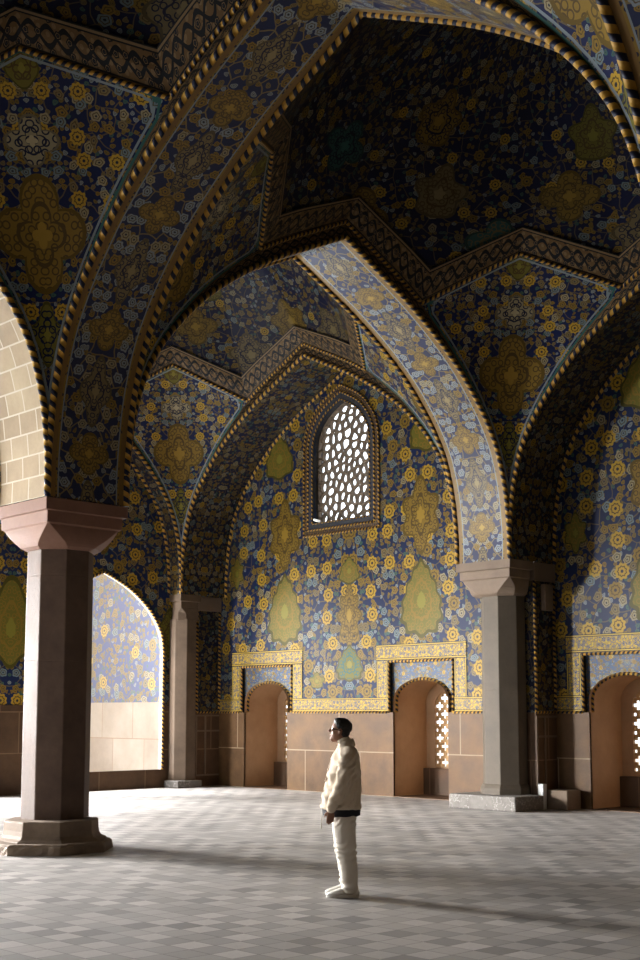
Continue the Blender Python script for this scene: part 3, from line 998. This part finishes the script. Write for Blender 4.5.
# white tube lying across the lower corner of the window reveal
mb = MB(); mb.tube([(0, -.16, -.05), (0, .20, .06)], .028, 8)
tm = plain_mat('white_tube', (.85, .85, .82), .3)
[n for n in tm.node_tree.nodes if n.type == 'BSDF_PRINCIPLED'][0].inputs['Emission Color'].default_value = (1, 1, .97, 1)
[n for n in tm.node_tree.nodes if n.type == 'BSDF_PRINCIPLED'][0].inputs['Emission Strength'].default_value = .7  # added glow keeps the bar white inside the shaded reveal
o = mb.build('added_glow_tube', tm, smooth=True); o.location = (XW + .035, WIN[0] + WIN[1] - .02, WIN[2] + .10)
tag(o, 'short white tube lying across the lower corner of the pierced window', 'tube lamp')

# ------------------------------------------------------------------ wall with the bright opening (y = YW)
def op_outline(c):
    hw, z0 = 1.76, .43
    q = [(hw, 3.25), (hw * .955, 3.7), (hw * .775, 4.2), (hw * .5, 4.62), (hw * .25, 4.87), (0, 5.06)]
    R = [(c + a, z) for a, z in catmull(q, 4)]
    return [(c - hw, z0), (c + hw, z0)] + R + [(2 * c - x, z) for x, z in reversed(R[:-1])]


mb = MB()
ops = [7.36, 2.54, -7.36, -2.54]
hs = [op_outline(c) for c in ops]
DL = 1.95
pts = [(-XW, DL)]
for c in sorted(ops):
    o = op_outline(c); up = [p for p in o[2:]]
    pts += [(c - 1.76, DL)] + list(reversed(up)) + [(c + 1.76, DL)]
pts += [(XW + .05, DL), (XW + .05, 10.3), (-XW, 10.3)]
flat(mb, pts, [], lambda x, z: (x, YW, z))
mb.build('wall_left', M['side_tile'], kind='structure')
mb = MB(); xs = [-XW]
for c in sorted(ops): xs += [c - 1.76, c + 1.76]
xs += [XW]
for a, b in zip(xs[::2], xs[1::2]): mb.box(a, b, YW - .03, YW + .02, 0, DL)
for c in ops: mb.box(c - 1.76, c + 1.76, YW - .03, YW + .12, 0, .43)
mb.build('baseboard_left', M['dado_d'], kind='structure')
mb = MB()
for h in hs:
    cl = h + [h[0]]
    mb.grid([[(x, YW - .03, z) for x, z in cl], [(x, YW + .12, z) for x, z in cl]], [[(0, z) for x, z in cl], [(.12, z) for x, z in cl]])
mb.build('wall_left_reveal', M['court_dado'], kind='structure')
mb = MB()
for h in hs: mb.tube([(x, YW - .03, z) for x, z in [h[1]] + h[2:] + [h[0]]], .035, 6)
mb.build('trim_opening_rope', M['rope_s'], kind='structure', smooth=True)
# sunlit room end beyond the opening
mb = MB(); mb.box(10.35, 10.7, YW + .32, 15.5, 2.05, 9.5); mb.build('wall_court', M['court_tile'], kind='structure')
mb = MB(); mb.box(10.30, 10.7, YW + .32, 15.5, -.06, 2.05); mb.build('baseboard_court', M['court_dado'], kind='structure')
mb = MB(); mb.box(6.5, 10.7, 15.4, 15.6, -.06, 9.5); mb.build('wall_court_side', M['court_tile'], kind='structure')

# ------------------------------------------------------------------ remaining walls of the hall (behind and beside the camera)
mb = MB(); mb.poly([(-XW, -2 * B - .9, 0), (XW, -2 * B - .9, 0), (XW, -2 * B - .9, 10.3), (-XW, -2 * B - .9, 10.3)])
mb.build('wall_right', M['side_tile'], kind='structure')
mb = MB()
mb.poly([(-XW, -2 * B - .9, 0), (-XW, -B, 0), (-XW, -B, 10.3), (-XW, -2 * B - .9, 10.3)])
flat(mb, [(-B, 0), (-2, 0), (-2, 5.2), (9, 5.2), (9, 0), (YW, 0), (YW, 10.3), (-B, 10.3)], [], lambda y, z: (-XW, y, z))
mb.build('wall_front', M['side_tile'], kind='structure')
mb = MB()
for a in ((XW + .02, 12.2, -2 * B - 1, YW + .6),): pass
mb.box(XW + .03, XW + .1, -21, 10.3, 10.0, 13.3); mb.box(-XW - .1, -XW - .03, -21, 10.3, 10.0, 13.3)
mb.box(-11.2, 11.9, YW + .03, YW + .1, 10, 13.3); mb.box(-11.2, 11.9, -21.1, -21.0, 0, 13.3)
mb.build('wall_upper', M['roof'], kind='structure')

# ------------------------------------------------------------------ small things by the wall column
mb = MB(); mb.box(-.22, .22, -.26, .26, 0, .36)
o = mb.build('stone_block', M['plinth_b'], bevel=.02); o.location = (A + .46, -.93, 0)
tag(o, 'low brown stone block on the floor against the dark pier beside the wall column', 'stone block')
mb = MB(); mb.box(-.06, .05, -.06, .06, 0, .47)
o = mb.build('marble_chip', plain_mat('pale_marble', (.55, .56, .57), .5), bevel=.01); o.location = (A + .16, -.70, 0)
tag(o, 'small pale grey stone piece standing upright at the corner of the wall column\'s plinth', 'stone')

# ------------------------------------------------------------------ the man
def limb(mb, pts, rad, side=(0, 1, 0), n=12, flat0=False):
    """closed tapering tube through pts; rad = list of (a, b): a across 'side', b the other way; rounded ends"""
    P = [Vector(p) for p in pts]; side = Vector(side); rows = []
    m = len(P)
    for i in range(m):
        t = (P[min(i + 1, m - 1)] - P[max(i - 1, 0)]).normalized()
        a = (side - t * side.dot(t)).normalized(); b = t.cross(a)
        ra, rb = rad[i] if isinstance(rad[i], tuple) else (rad[i], rad[i])
        steps = [(0, 1)]
        if i == 0 and not flat0: steps = [(-.95, .3), (-.7, .7), (-.38, .92), (0, 1)]
        if i == m - 1: steps = [(0, 1), (.38, .92), (.7, .7), (.95, .3)]
        for o, k in steps:
            c = P[i] + t * o * min(ra, rb)
            rows.append([c + (a * math.cos(2 * PI * q / n) * ra + b * math.sin(2 * PI * q / n) * rb) * k for q in range(n)])
    ids = [[mb.vert(p) for p in r] for r in rows]
    for i in range(len(ids) - 1):
        for q in range(n):
            mb.face([ids[i][q], ids[i][(q + 1) % n], ids[i + 1][(q + 1) % n], ids[i + 1][q]])
    mb.face(list(reversed(ids[0]))); mb.face(ids[-1])


def ball(mb, c, r, fr=None):
    """ellipsoid; fr = (forward, left, up) axes"""
    f, l, u = fr or (Vector((1, 0, 0)), Vector((0, 1, 0)), Vector((0, 0, 1)))
    c = Vector(c); limb(mb, [c - u * r[2] * math.cos(PI * k / 10) for k in range(1, 10)],
                        [(r[1] * math.sin(PI * k / 10), r[0] * math.sin(PI * k / 10)) for k in range(1, 10)], side=l, n=14) \
        if False else None
    rows = []; n = 16; m = 10
    for k in range(1, m):
        a = PI * k / m
        rows.append([mb.vert(c - u * r[2] * math.cos(a) + (f * r[0] * math.cos(2 * PI * q / n) + l * r[1] * math.sin(2 * PI * q / n)) * math.sin(a)) for q in range(n)])
    lo = mb.vert(c - u * r[2]); hi = mb.vert(c + u * r[2])
    for q in range(n):
        mb.face([lo, rows[0][(q + 1) % n], rows[0][q]]); mb.face([hi, rows[-1][q], rows[-1][(q + 1) % n]])
        for k in range(len(rows) - 1):
            mb.face([rows[k][q], rows[k][(q + 1) % n], rows[k + 1][(q + 1) % n], rows[k + 1][q]])


def melt(mb, name, mat, parent, voxel, smooth=4, fold=None):
    """fuse overlapping volumes into one continuous skin"""
    o = mb.build(name + '_raw', mat, None, weld=True)
    r = o.modifiers.new('r', 'REMESH'); r.mode = 'VOXEL'; r.voxel_size = voxel
    if smooth:
        q = o.modifiers.new('s', 'SMOOTH'); q.iterations = smooth; q.factor = .5
    dg = bpy.context.evaluated_depsgraph_get(); dg.update()
    me = bpy.data.meshes.new_from_object(o.evaluated_get(dg)); me.name = name
    bpy.data.objects.remove(o)
    if fold:
        nor = [v.normal.copy() for v in me.vertices]
        for v, nn in zip(me.vertices, nor): v.co += nn * fold(v.co)
    for p in me.polygons: p.use_smooth = True
    me.materials.clear(); me.materials.append(mat)
    ob = bpy.data.objects.new(name, me)
    return link(ob, parent)


skin = plain_mat('skin', (.25, .12, .072), .5, .4, .06, 30, .05)
m_jack = plain_mat('cream_jacket_cloth', (.55, .46, .355), .85, .2, .05, 60, .15)
m_trou = plain_mat('white_trouser_cloth', (.62, .57, .49), .85, .2, .04, 60, .15)
m_dark = plain_mat('black_shirt_cloth', (.018, .018, .022), .8, .2, .2, 40, .1)
m_hair = plain_mat('black_hair', (.010, .009, .009), .55, .4, .3, 90, .4)
m_shoe = plain_mat('white_shoe_leather', (.72, .70, .66), .5, .4, .03, 20, .05)
m_sole = plain_mat('white_rubber', (.66, .64, .60), .7, .3, .05, 20, .05)
m_gls = plain_mat('dark_lens', (.008, .008, .01), .15, .5, .1, 5, 0)
m_button = plain_mat('button', (.35, .30, .24), .4)

TL = math.radians(14)
HF = Vector((math.cos(TL), 0, math.sin(TL))); HU = Vector((-math.sin(TL), 0, math.cos(TL))); HL = Vector((0, 1, 0))
HO = Vector((.057, 0, 1.507))
KH = .93
hp = lambda f, l, u: HO + (HF * f + HL * l + HU * u) * KH
FR = (HF * KH, HL * KH, HU * KH)

b = MB()
# skull and face
hr = [(.004, .052, .030, .024), (.02, .043, .052, .043), (.05, .020, .083, .060), (.08, .008, .094, .068), (.12, 0, .098, .074),
      (.16, -.004, .099, .077), (.195, -.010, .088, .068), (.218, -.012, .040, .032)]
limb(b, [hp(c, 0, z) for z, c, rf, rl in hr], [(rl * KH, rf * KH) for z, c, rf, rl in hr], side=(0, 1, 0), n=20)
limb(b, [hp(.088, 0, .128), hp(.105, 0, .105), hp(.112, 0, .088)], [.009, .011, .014])
ball(b, hp(.098, .012, .084), (.010, .009, .008), FR); ball(b, hp(.098, -.012, .084), (.010, .009, .008), FR)
limb(b, [hp(.074, -.038, .135), hp(.089, 0, .138), hp(.074, .038, .135)], [.010, .012, .010], side=(0, 0, 1))
ball(b, hp(.088, 0, .056), (.012, .022, .006), FR); ball(b, hp(.086, 0, .045), (.011, .020, .007), FR)
ball(b, hp(.066, 0, .014), (.024, .024, .020), FR)
for sgn in (1, -1):
    ball(b, hp(.055, sgn * .040, .085), (.025, .022, .020), FR)
    ball(b, hp(-.006, sgn * .077, .112), (.020, .009, .030), FR)
    ball(b, hp(-.002, sgn * .074, .090), (.010, .008, .012), FR)
limb(b, [(-.035, 0, 1.38), (-.012, 0, 1.47), tuple(hp(-.012, 0, .05))], [(.07, .065), (.058, .060), (.056, .062)], n=14)
# trunk and legs under the clothes
limb(b, [(-.0, 0, .82), (.0, 0, .95), (-.01, 0, 1.15), (-.025, 0, 1.32), (-.03, 0, 1.40)], [(.145, .10), (.13, .10), (.15, .115), (.16, .10), (.10, .07)], n=16)
for sgn, dx in ((1, .0), (-1, .015)):
    limb(b, [(dx, sgn * .085, .80), (-.015 + dx, sgn * .092, .60), (-.035 + dx, sgn * .095, .44), (-.055 + dx, sgn * .098, .28), (-.065 + dx, sgn * .10, .10), (-.065 + dx, sgn * .10, .05)],
         [(.072, .085), (.062, .07), (.05, .055), (.048, .055), (.036, .042), (.036, .045)])
    limb(b, [(-.06 + dx, sgn * .10, .045), (.09 + dx, sgn * .105, .04)], [(.03, .025), (.032, .02)])


def arm(mb, sgn, sh, el, wr, curl):
    limb(mb, [Vector(sh) + Vector((.01, -.02 * sgn, -.03)), el, wr], [(.04, .04), (.037, .038), (.027, .024)])
    sh, el, wr = Vector(sh), Vector(el), Vector(wr)
    d = Vector((.10, -.02 * sgn, -1)).normalized()          # hand hangs down
    fw = Vector((1, 0, .10)).normalized()                   # thumb side faces forward
    ins = Vector((0, -sgn, 0))                              # palm faces the thigh
    palm = wr + d * .05
    limb(mb, [wr, palm, wr + d * .092], [(.024, .020), (.038, .015), (.040, .013)], side=fw)
    for k, ln in enumerate((.070, .078, .072, .056)):
        o = wr + d * (.090 - .004 * abs(k - 1)) + fw * (.030 - .020 * k)
        p1 = o + (d + ins * .18 * curl) .normalized() * ln * .45
        p2 = p1 + (d * .85 + ins * .55 * curl).normalized() * ln * .32
        p3 = p2 + (d * .55 + ins * .85 * curl).normalized() * ln * .25
        limb(mb, [o - d * .02, p1, p2, p3], [.0088, .0082, .0075, .0066], side=fw, n=8)
    o = wr + d * .030 + fw * .030
    q1 = o + (d * .75 + fw * .55 + ins * .2).normalized() * .038
    q2 = q1 + (d * .95 + fw * .15 + ins * .3).normalized() * .030
    limb(mb, [o - fw * .012, q1, q2], [.0125, .0095, .0080], side=ins, n=8)


LA = ((-.055, .195, 1.385), (.0, .262, 1.115), (.115, .235, .865))
RA = ((-.035, -.195, 1.385), (-.02, -.265, 1.115), (.085, -.245, .870))
arm(b, 1, *LA, 1.0); arm(b, -1, *RA, 1.0)
man = melt(b, 'person', skin, None, .0058, 3)
tag(man, 'man in cream jacket, black shirt and white trousers standing side on, looking up', 'person', kind='thing')

# jacket
b = MB()
jr = [(.862, .024, .205, .215), (.90, .020, .200, .222), (1.0, .008, .185, .225), (1.12, -.006, .173, .222), (1.24, -.018, .160, .222),
      (1.34, -.028, .138, .214), (1.41, -.030, .108, .185), (1.46, -.022, .085, .125), (1.495, -.012, .074, .085)]
limb(b, [(c, 0, z) for z, c, rx, ry in jr], [(ry, rx) for z, c, rx, ry in jr], n=28, flat0=True)
for (s0, e0, w0) in (LA, RA):
    s0, e0, w0 = Vector(s0), Vector(e0), Vector(w0); g = 1 if s0.y > 0 else -1
    limb(b, [s0 + Vector((0, -.03 * g, .0)), s0.lerp(e0, .35), s0.lerp(e0, .75), e0, e0.lerp(w0, .5), w0 + Vector((0, 0, .025))],
         [(.080, .088), (.074, .088), (.066, .078), (.062, .072), (.054, .062), (.043, .050)], n=16)


def jfold(p):
    f = noise.noise(p * 9) * .010 + noise.noise(p * 20) * .005
    f += math.sin((p.z * 1.0 + p.x * .9 + abs(p.y) * .6) * 62 + noise.noise(p * 6) * 5) * .0075 * (1 if abs(p.y) > .15 or p.x > .02 else .3)
    return f


jac = melt(b, 'jacket', m_jack, man, .0095, 4, jfold)
# collar: a folded band standing round the neck, open at the front
mb = MB(); rows = []
for t, (dr, z) in enumerate(((.030, 1.452), (.012, 1.500), (.006, 1.525), (.016, 1.528), (.034, 1.490), (.046, 1.455))):
    r = []
    for k in range(25):
        a = math.radians(32 + (360 - 64) * k / 24)
        lean = .028 * math.cos(a)
        r.append((-.016 + math.cos(a) * (.064 + dr), math.sin(a) * (.066 + dr), z - .012 + lean * -.9 - (.03 if math.cos(a) > .6 else 0)))
    rows.append(r)
mb.grid(rows, [[(0, 0)] * 25] * 6); c = mb.build('collar', m_jack, jac, smooth=True)
sm = c.modifiers.new('solid', 'SOLIDIFY'); sm.thickness = .005
# hem band, front placket, chest pocket flap, cuffs, buttons, drawstring
mb = MB(); rows = [[], [], [], []]
for k in range(41):
    a = 2 * PI * k / 40
    for q, (dr, z) in enumerate(((-.006, .848), (.000, .852), (.001, .890), (-.006, .896))):
        rows[q].append((.024 + math.cos(a) * (.205 + dr), math.sin(a) * (.216 + dr), z))
mb.grid(rows, [[(0, 0)] * 41] * 4); mb.build('hem_band', m_jack, jac, smooth=True)
mb = MB(); pl = []
for z, c, rx, ry in jr[:7]:
    pl.append(((c + rx + .009, .030, z), (c + rx + .012, .0, z), (c + rx + .009, -.030, z)))
mb.grid([list(r) for r in pl], [[(0, 0)] * 3] * len(pl)); pk = mb.build('placket', m_jack, jac, smooth=True)
for i in range(5):
    z = .90 + i * .11; q = [r for r in jr if r[0] >= z][0]
    mb = MB(); ball(mb, (q[1] + q[2] + .014, 0, z), (.004, .008, .008)); mb.build('button', m_button, pk, smooth=True)
mb = MB(); rows = []
for z in (1.20, 1.235, 1.27):
    r = []
    for k in range(8):
        a = math.radians(38 + 32 * k / 7); rr = [q for q in jr if q[0] >= z][0]
        r.append((rr[1] + math.cos(a) * (rr[2] + .014), math.sin(a) * (rr[3] + .014), z))
    rows.append(r)
mb.grid(rows, [[(0, 0)] * 8] * 3); mb.build('pocket_flap', m_jack, jac, smooth=True)
for (s0, e0, w0) in (LA, RA):
    w0 = Vector(w0); d = (w0 - Vector(e0)).normalized()
    mb = MB(); mb.tube([w0 - d * .035, w0 - d * .030, w0 + d * .008, w0 + d * .012], .0, 8) if False else None
    mb = MB(); limb(mb, [w0 - d * .040, w0 - d * .012, w0 + d * .006], [(.046, .052), (.045, .050), (.042, .046)], n=16)
    mb.build('cuff', m_jack, jac, smooth=True)
mb = MB(); mb.tube([(.212, .10, .86), (.216, .10, .80), (.214, .10, .73), (.216, .10, .69)], .0045, 6)
limb(mb, [(.216, .10, .695), (.216, .10, .668)], [.008, .008], n=8)
mb.build('drawstring', m_shoe, jac, smooth=True)
# shirt hem showing below the jacket
b = MB(); limb(b, [(.018, 0, .778), (.018, 0, .84), (.012, 0, .95)], [(.192, .185), (.198, .190), (.18, .17)], n=28, flat0=True)
melt(b, 'shirt', m_dark, man, .009, 2, lambda p: noise.noise(p * 14) * .004)
# trousers
b = MB()
limb(b, [(-.006, 0, .715), (-.006, 0, .78), (-.004, 0, .86)], [(.150, .118), (.165, .126), (.165, .13)], n=24)
for sgn, dx in ((1, .0), (-1, .018)):
    limb(b, [(-.008 + dx, sgn * .088, .79), (-.012 + dx, sgn * .092, .70), (-.018 + dx, sgn * .096, .58), (-.028 + dx, sgn * .098, .45),
             (-.048 + dx, sgn * .10, .31), (-.060 + dx, sgn * .102, .17), (-.064 + dx, sgn * .103, .095)],
         [(.088, .116), (.088, .115), (.084, .108), (.078, .100), (.074, .090), (.072, .084), (.074, .084)], n=18)


def tfold(p):
    k = max(0, 1 - abs(p.z - .44) / .14) + max(0, 1 - abs(p.z - .15) / .12) * 1.2 + max(0, 1 - abs(p.z - .74) / .1) * .6
    return noise.noise(p * 10) * .007 + math.sin((p.z + p.x * .5 + noise.noise(p * 5) * .12) * 75) * .0085 * k


melt(b, 'trousers', m_trou, man, .0085, 3, tfold)
# shoes
for sgn, dx in ((1, .0), (-1, .022)):
    b = MB(); cy = sgn * .104
    rings = [(-.135, .028, .030, .045), (-.115, .036, .052, .062), (-.07, .039, .056, .066), (-.02, .040, .050, .060), (.03, .044, .040, .050), (.075, .048, .031, .042),
             (.115, .046, .025, .036), (.145, .034, .018, .030)]
    limb(b, [(x + dx, cy, zc) for x, w_, h_, zc in rings], [(w_, h_) for x, w_, h_, zc in rings], n=16)
    limb(b, [(-.078 + dx, cy, .06), (-.085 + dx, cy, .125)], [(.038, .046), (.037, .045)], n=14)
    sh = melt(b, 'shoe', m_shoe, man, .0065, 2)
    mb = MB(); ring = []
    for k in range(28):
        a = 2 * PI * k / 28; x = math.cos(a); w_ = .044 + .008 * x
        ring.append((.008 + .158 * math.copysign(abs(x) ** .75, x) + dx, cy + w_ * math.copysign(abs(math.sin(a)) ** .7, math.sin(a))))
    ring.append(ring[0])
    mb.grid([[(x, y, z) for x, y in ring] for z in (0.0, .030)], [[(0, 0)] * 29] * 2)
    mb.poly([(x, y, 0) for x, y in ring[:-1]]); mb.poly([(x, y, .030) for x, y in ring[:-1]])
    mb.build('sole', m_sole, sh, bevel=.004)
    mb = MB()
    for k in range(4):
        x = .0 + k * .022 + dx; z = .106 - k * .012
        mb.tube([(x - .006, cy - .028, z - .016), (x, cy, z), (x + .006, cy + .028, z - .016)], .0035, 6)
    mb.build('lace', m_sole, sh, smooth=True)
# hair
b = MB()
ball(b, hp(-.016, 0, .170), (.106, .086, .090), FR); ball(b, hp(-.046, 0, .125), (.066, .081, .085), FR); ball(b, hp(.022, 0, .205), (.070, .066, .048), FR)
melt(b, 'hair', m_hair, man, .006, 1, lambda p: noise.noise(p * 60) * .004 + noise.noise(p * 25) * .003)
# sunglasses
gl = MB()
for sgn in (1, -1): ball(gl, hp(.082, sgn * .032, .114), (.007, .026, .017), FR)
limb(gl, [hp(.088, -.02, .120), hp(.100, 0, .122), hp(.088, .02, .120)], [.003, .003, .003], side=(0, 0, 1), n=8)
for sgn in (1, -1): limb(gl, [hp(.085, sgn * .055, .122), hp(.05, sgn * .075, .122), hp(-.005, sgn * .083, .120)], [.0035, .0035, .0035], side=(0, 0, 1), n=8)
gl.build('sunglasses', m_gls, man, smooth=True)
EYE2 = Vector((3.3596 * 1.065, -16.2743 * 1.065)); VX = Vector((math.cos(.7688), math.sin(.7688))); UX = Vector((-math.sin(.7688), math.cos(.7688)))
pw = EYE2 * 1.0 + Vector((.232, 12.72))
man.location = (pw.dot(VX), pw.dot(UX), 0)
man.rotation_euler = (0, 0, PI - .7688 + math.radians(-2))


# ------------------------------------------------------------------ light
def area(name, loc, rot, sx, sy, power, color, spread=180):
    l = bpy.data.lights.new(name, 'AREA'); l.shape = 'RECTANGLE'; l.size = sx; l.size_y = sy; l.energy = power; l.color = color; l.spread = math.radians(spread)
    o = bpy.data.objects.new(name, l); o.location = loc; o.rotation_euler = rot; link(o); return o


# added area lamps standing in for daylight through the left openings and open front
area('daylight_side', (-2.7, YW + 7.5, 5.3), (PI / 2 - .15, 0, PI), 7.5, 5.5, 15000, (1, .975, .95), 110)
area('daylight_side_far', (-13, YW + 4, 4.2), (PI / 2 - .04, 0, PI + .986), 5, 4.5, 4500, (1, .98, .96), 70)
area('daylight_front', (-20, 3, 3.2), (PI / 2, 0, -PI / 2), 8, 3.6, 110, (1, .97, .94), 40)
area('daylight_court', (5.0, YW + 1.7, 7.2), (PI / 2 - .8, 0, PI), 7, 2, 2300, (1, .98, .96), 90)
area('ground_bounce_fill', (4.8, YW + 1.4, .12), (PI / 2 + .65, 0, PI), 9, 1.6, 1900, (.90, .95, 1), 150)  # added lamp below the sills imitates bounce off the sunlit court
area('ground_bounce_fill', (-5, YW + 1.4, .12), (PI / 2 + .55, 0, PI), 9, 1.6, 4200, (.92, .96, 1), 130)  # added bounce lamp under the next bay's sills, brightens the vaults
sun = bpy.data.lights.new('sun', 'SUN'); sun.energy = 6.5; sun.angle = .01; sun.color = (1, .98, .96)
so = bpy.data.objects.new('sun', sun); link(so)
d = Vector((.9, .08, -1.05)); so.rotation_euler = d.to_track_quat('-Z', 'Y').to_euler()
w = bpy.data.worlds.new('world'); SC.world = w; w.use_nodes = True
bg = w.node_tree.nodes['Background']; bg.inputs[0].default_value = (.86, .93, 1, 1); bg.inputs[1].default_value = 3.0

# ------------------------------------------------------------------ camera
TH = .7688; F = 1264.5; PITCH = .1118; HOR = 711.9
cam = bpy.data.cameras.new('camera'); co = bpy.data.objects.new('camera', cam); link(co); SC.camera = co
ex, ey = 3.3596 * 1.065, -16.2743 * 1.065      # eye relative to the free column, in view axes
vx = Vector((math.cos(TH), math.sin(TH))); ux = Vector((-math.sin(TH), math.cos(TH)))
e = Vector((ex, ey))
co.location = (e.dot(vx), e.dot(ux), 1.8)
fwd2 = Vector((0, 1)); fx, fy = fwd2.dot(vx), fwd2.dot(ux)
f3 = Vector((fx * math.cos(PITCH), fy * math.cos(PITCH), math.sin(PITCH)))
co.rotation_euler = f3.to_track_quat('-Z', 'Y').to_euler()
cam.sensor_fit = 'VERTICAL'; cam.sensor_height = 36; cam.lens = F / 960 * 36
cyp = HOR - F * math.tan(PITCH)
cam.shift_y = (cyp - 480) / 960
cam.clip_end = 300
SC.view_settings.view_transform = 'Standard'; SC.view_settings.look = 'None'; SC.view_settings.gamma = 1
SC.view_settings.use_curve_mapping = False; SC.view_settings.exposure = -0.2
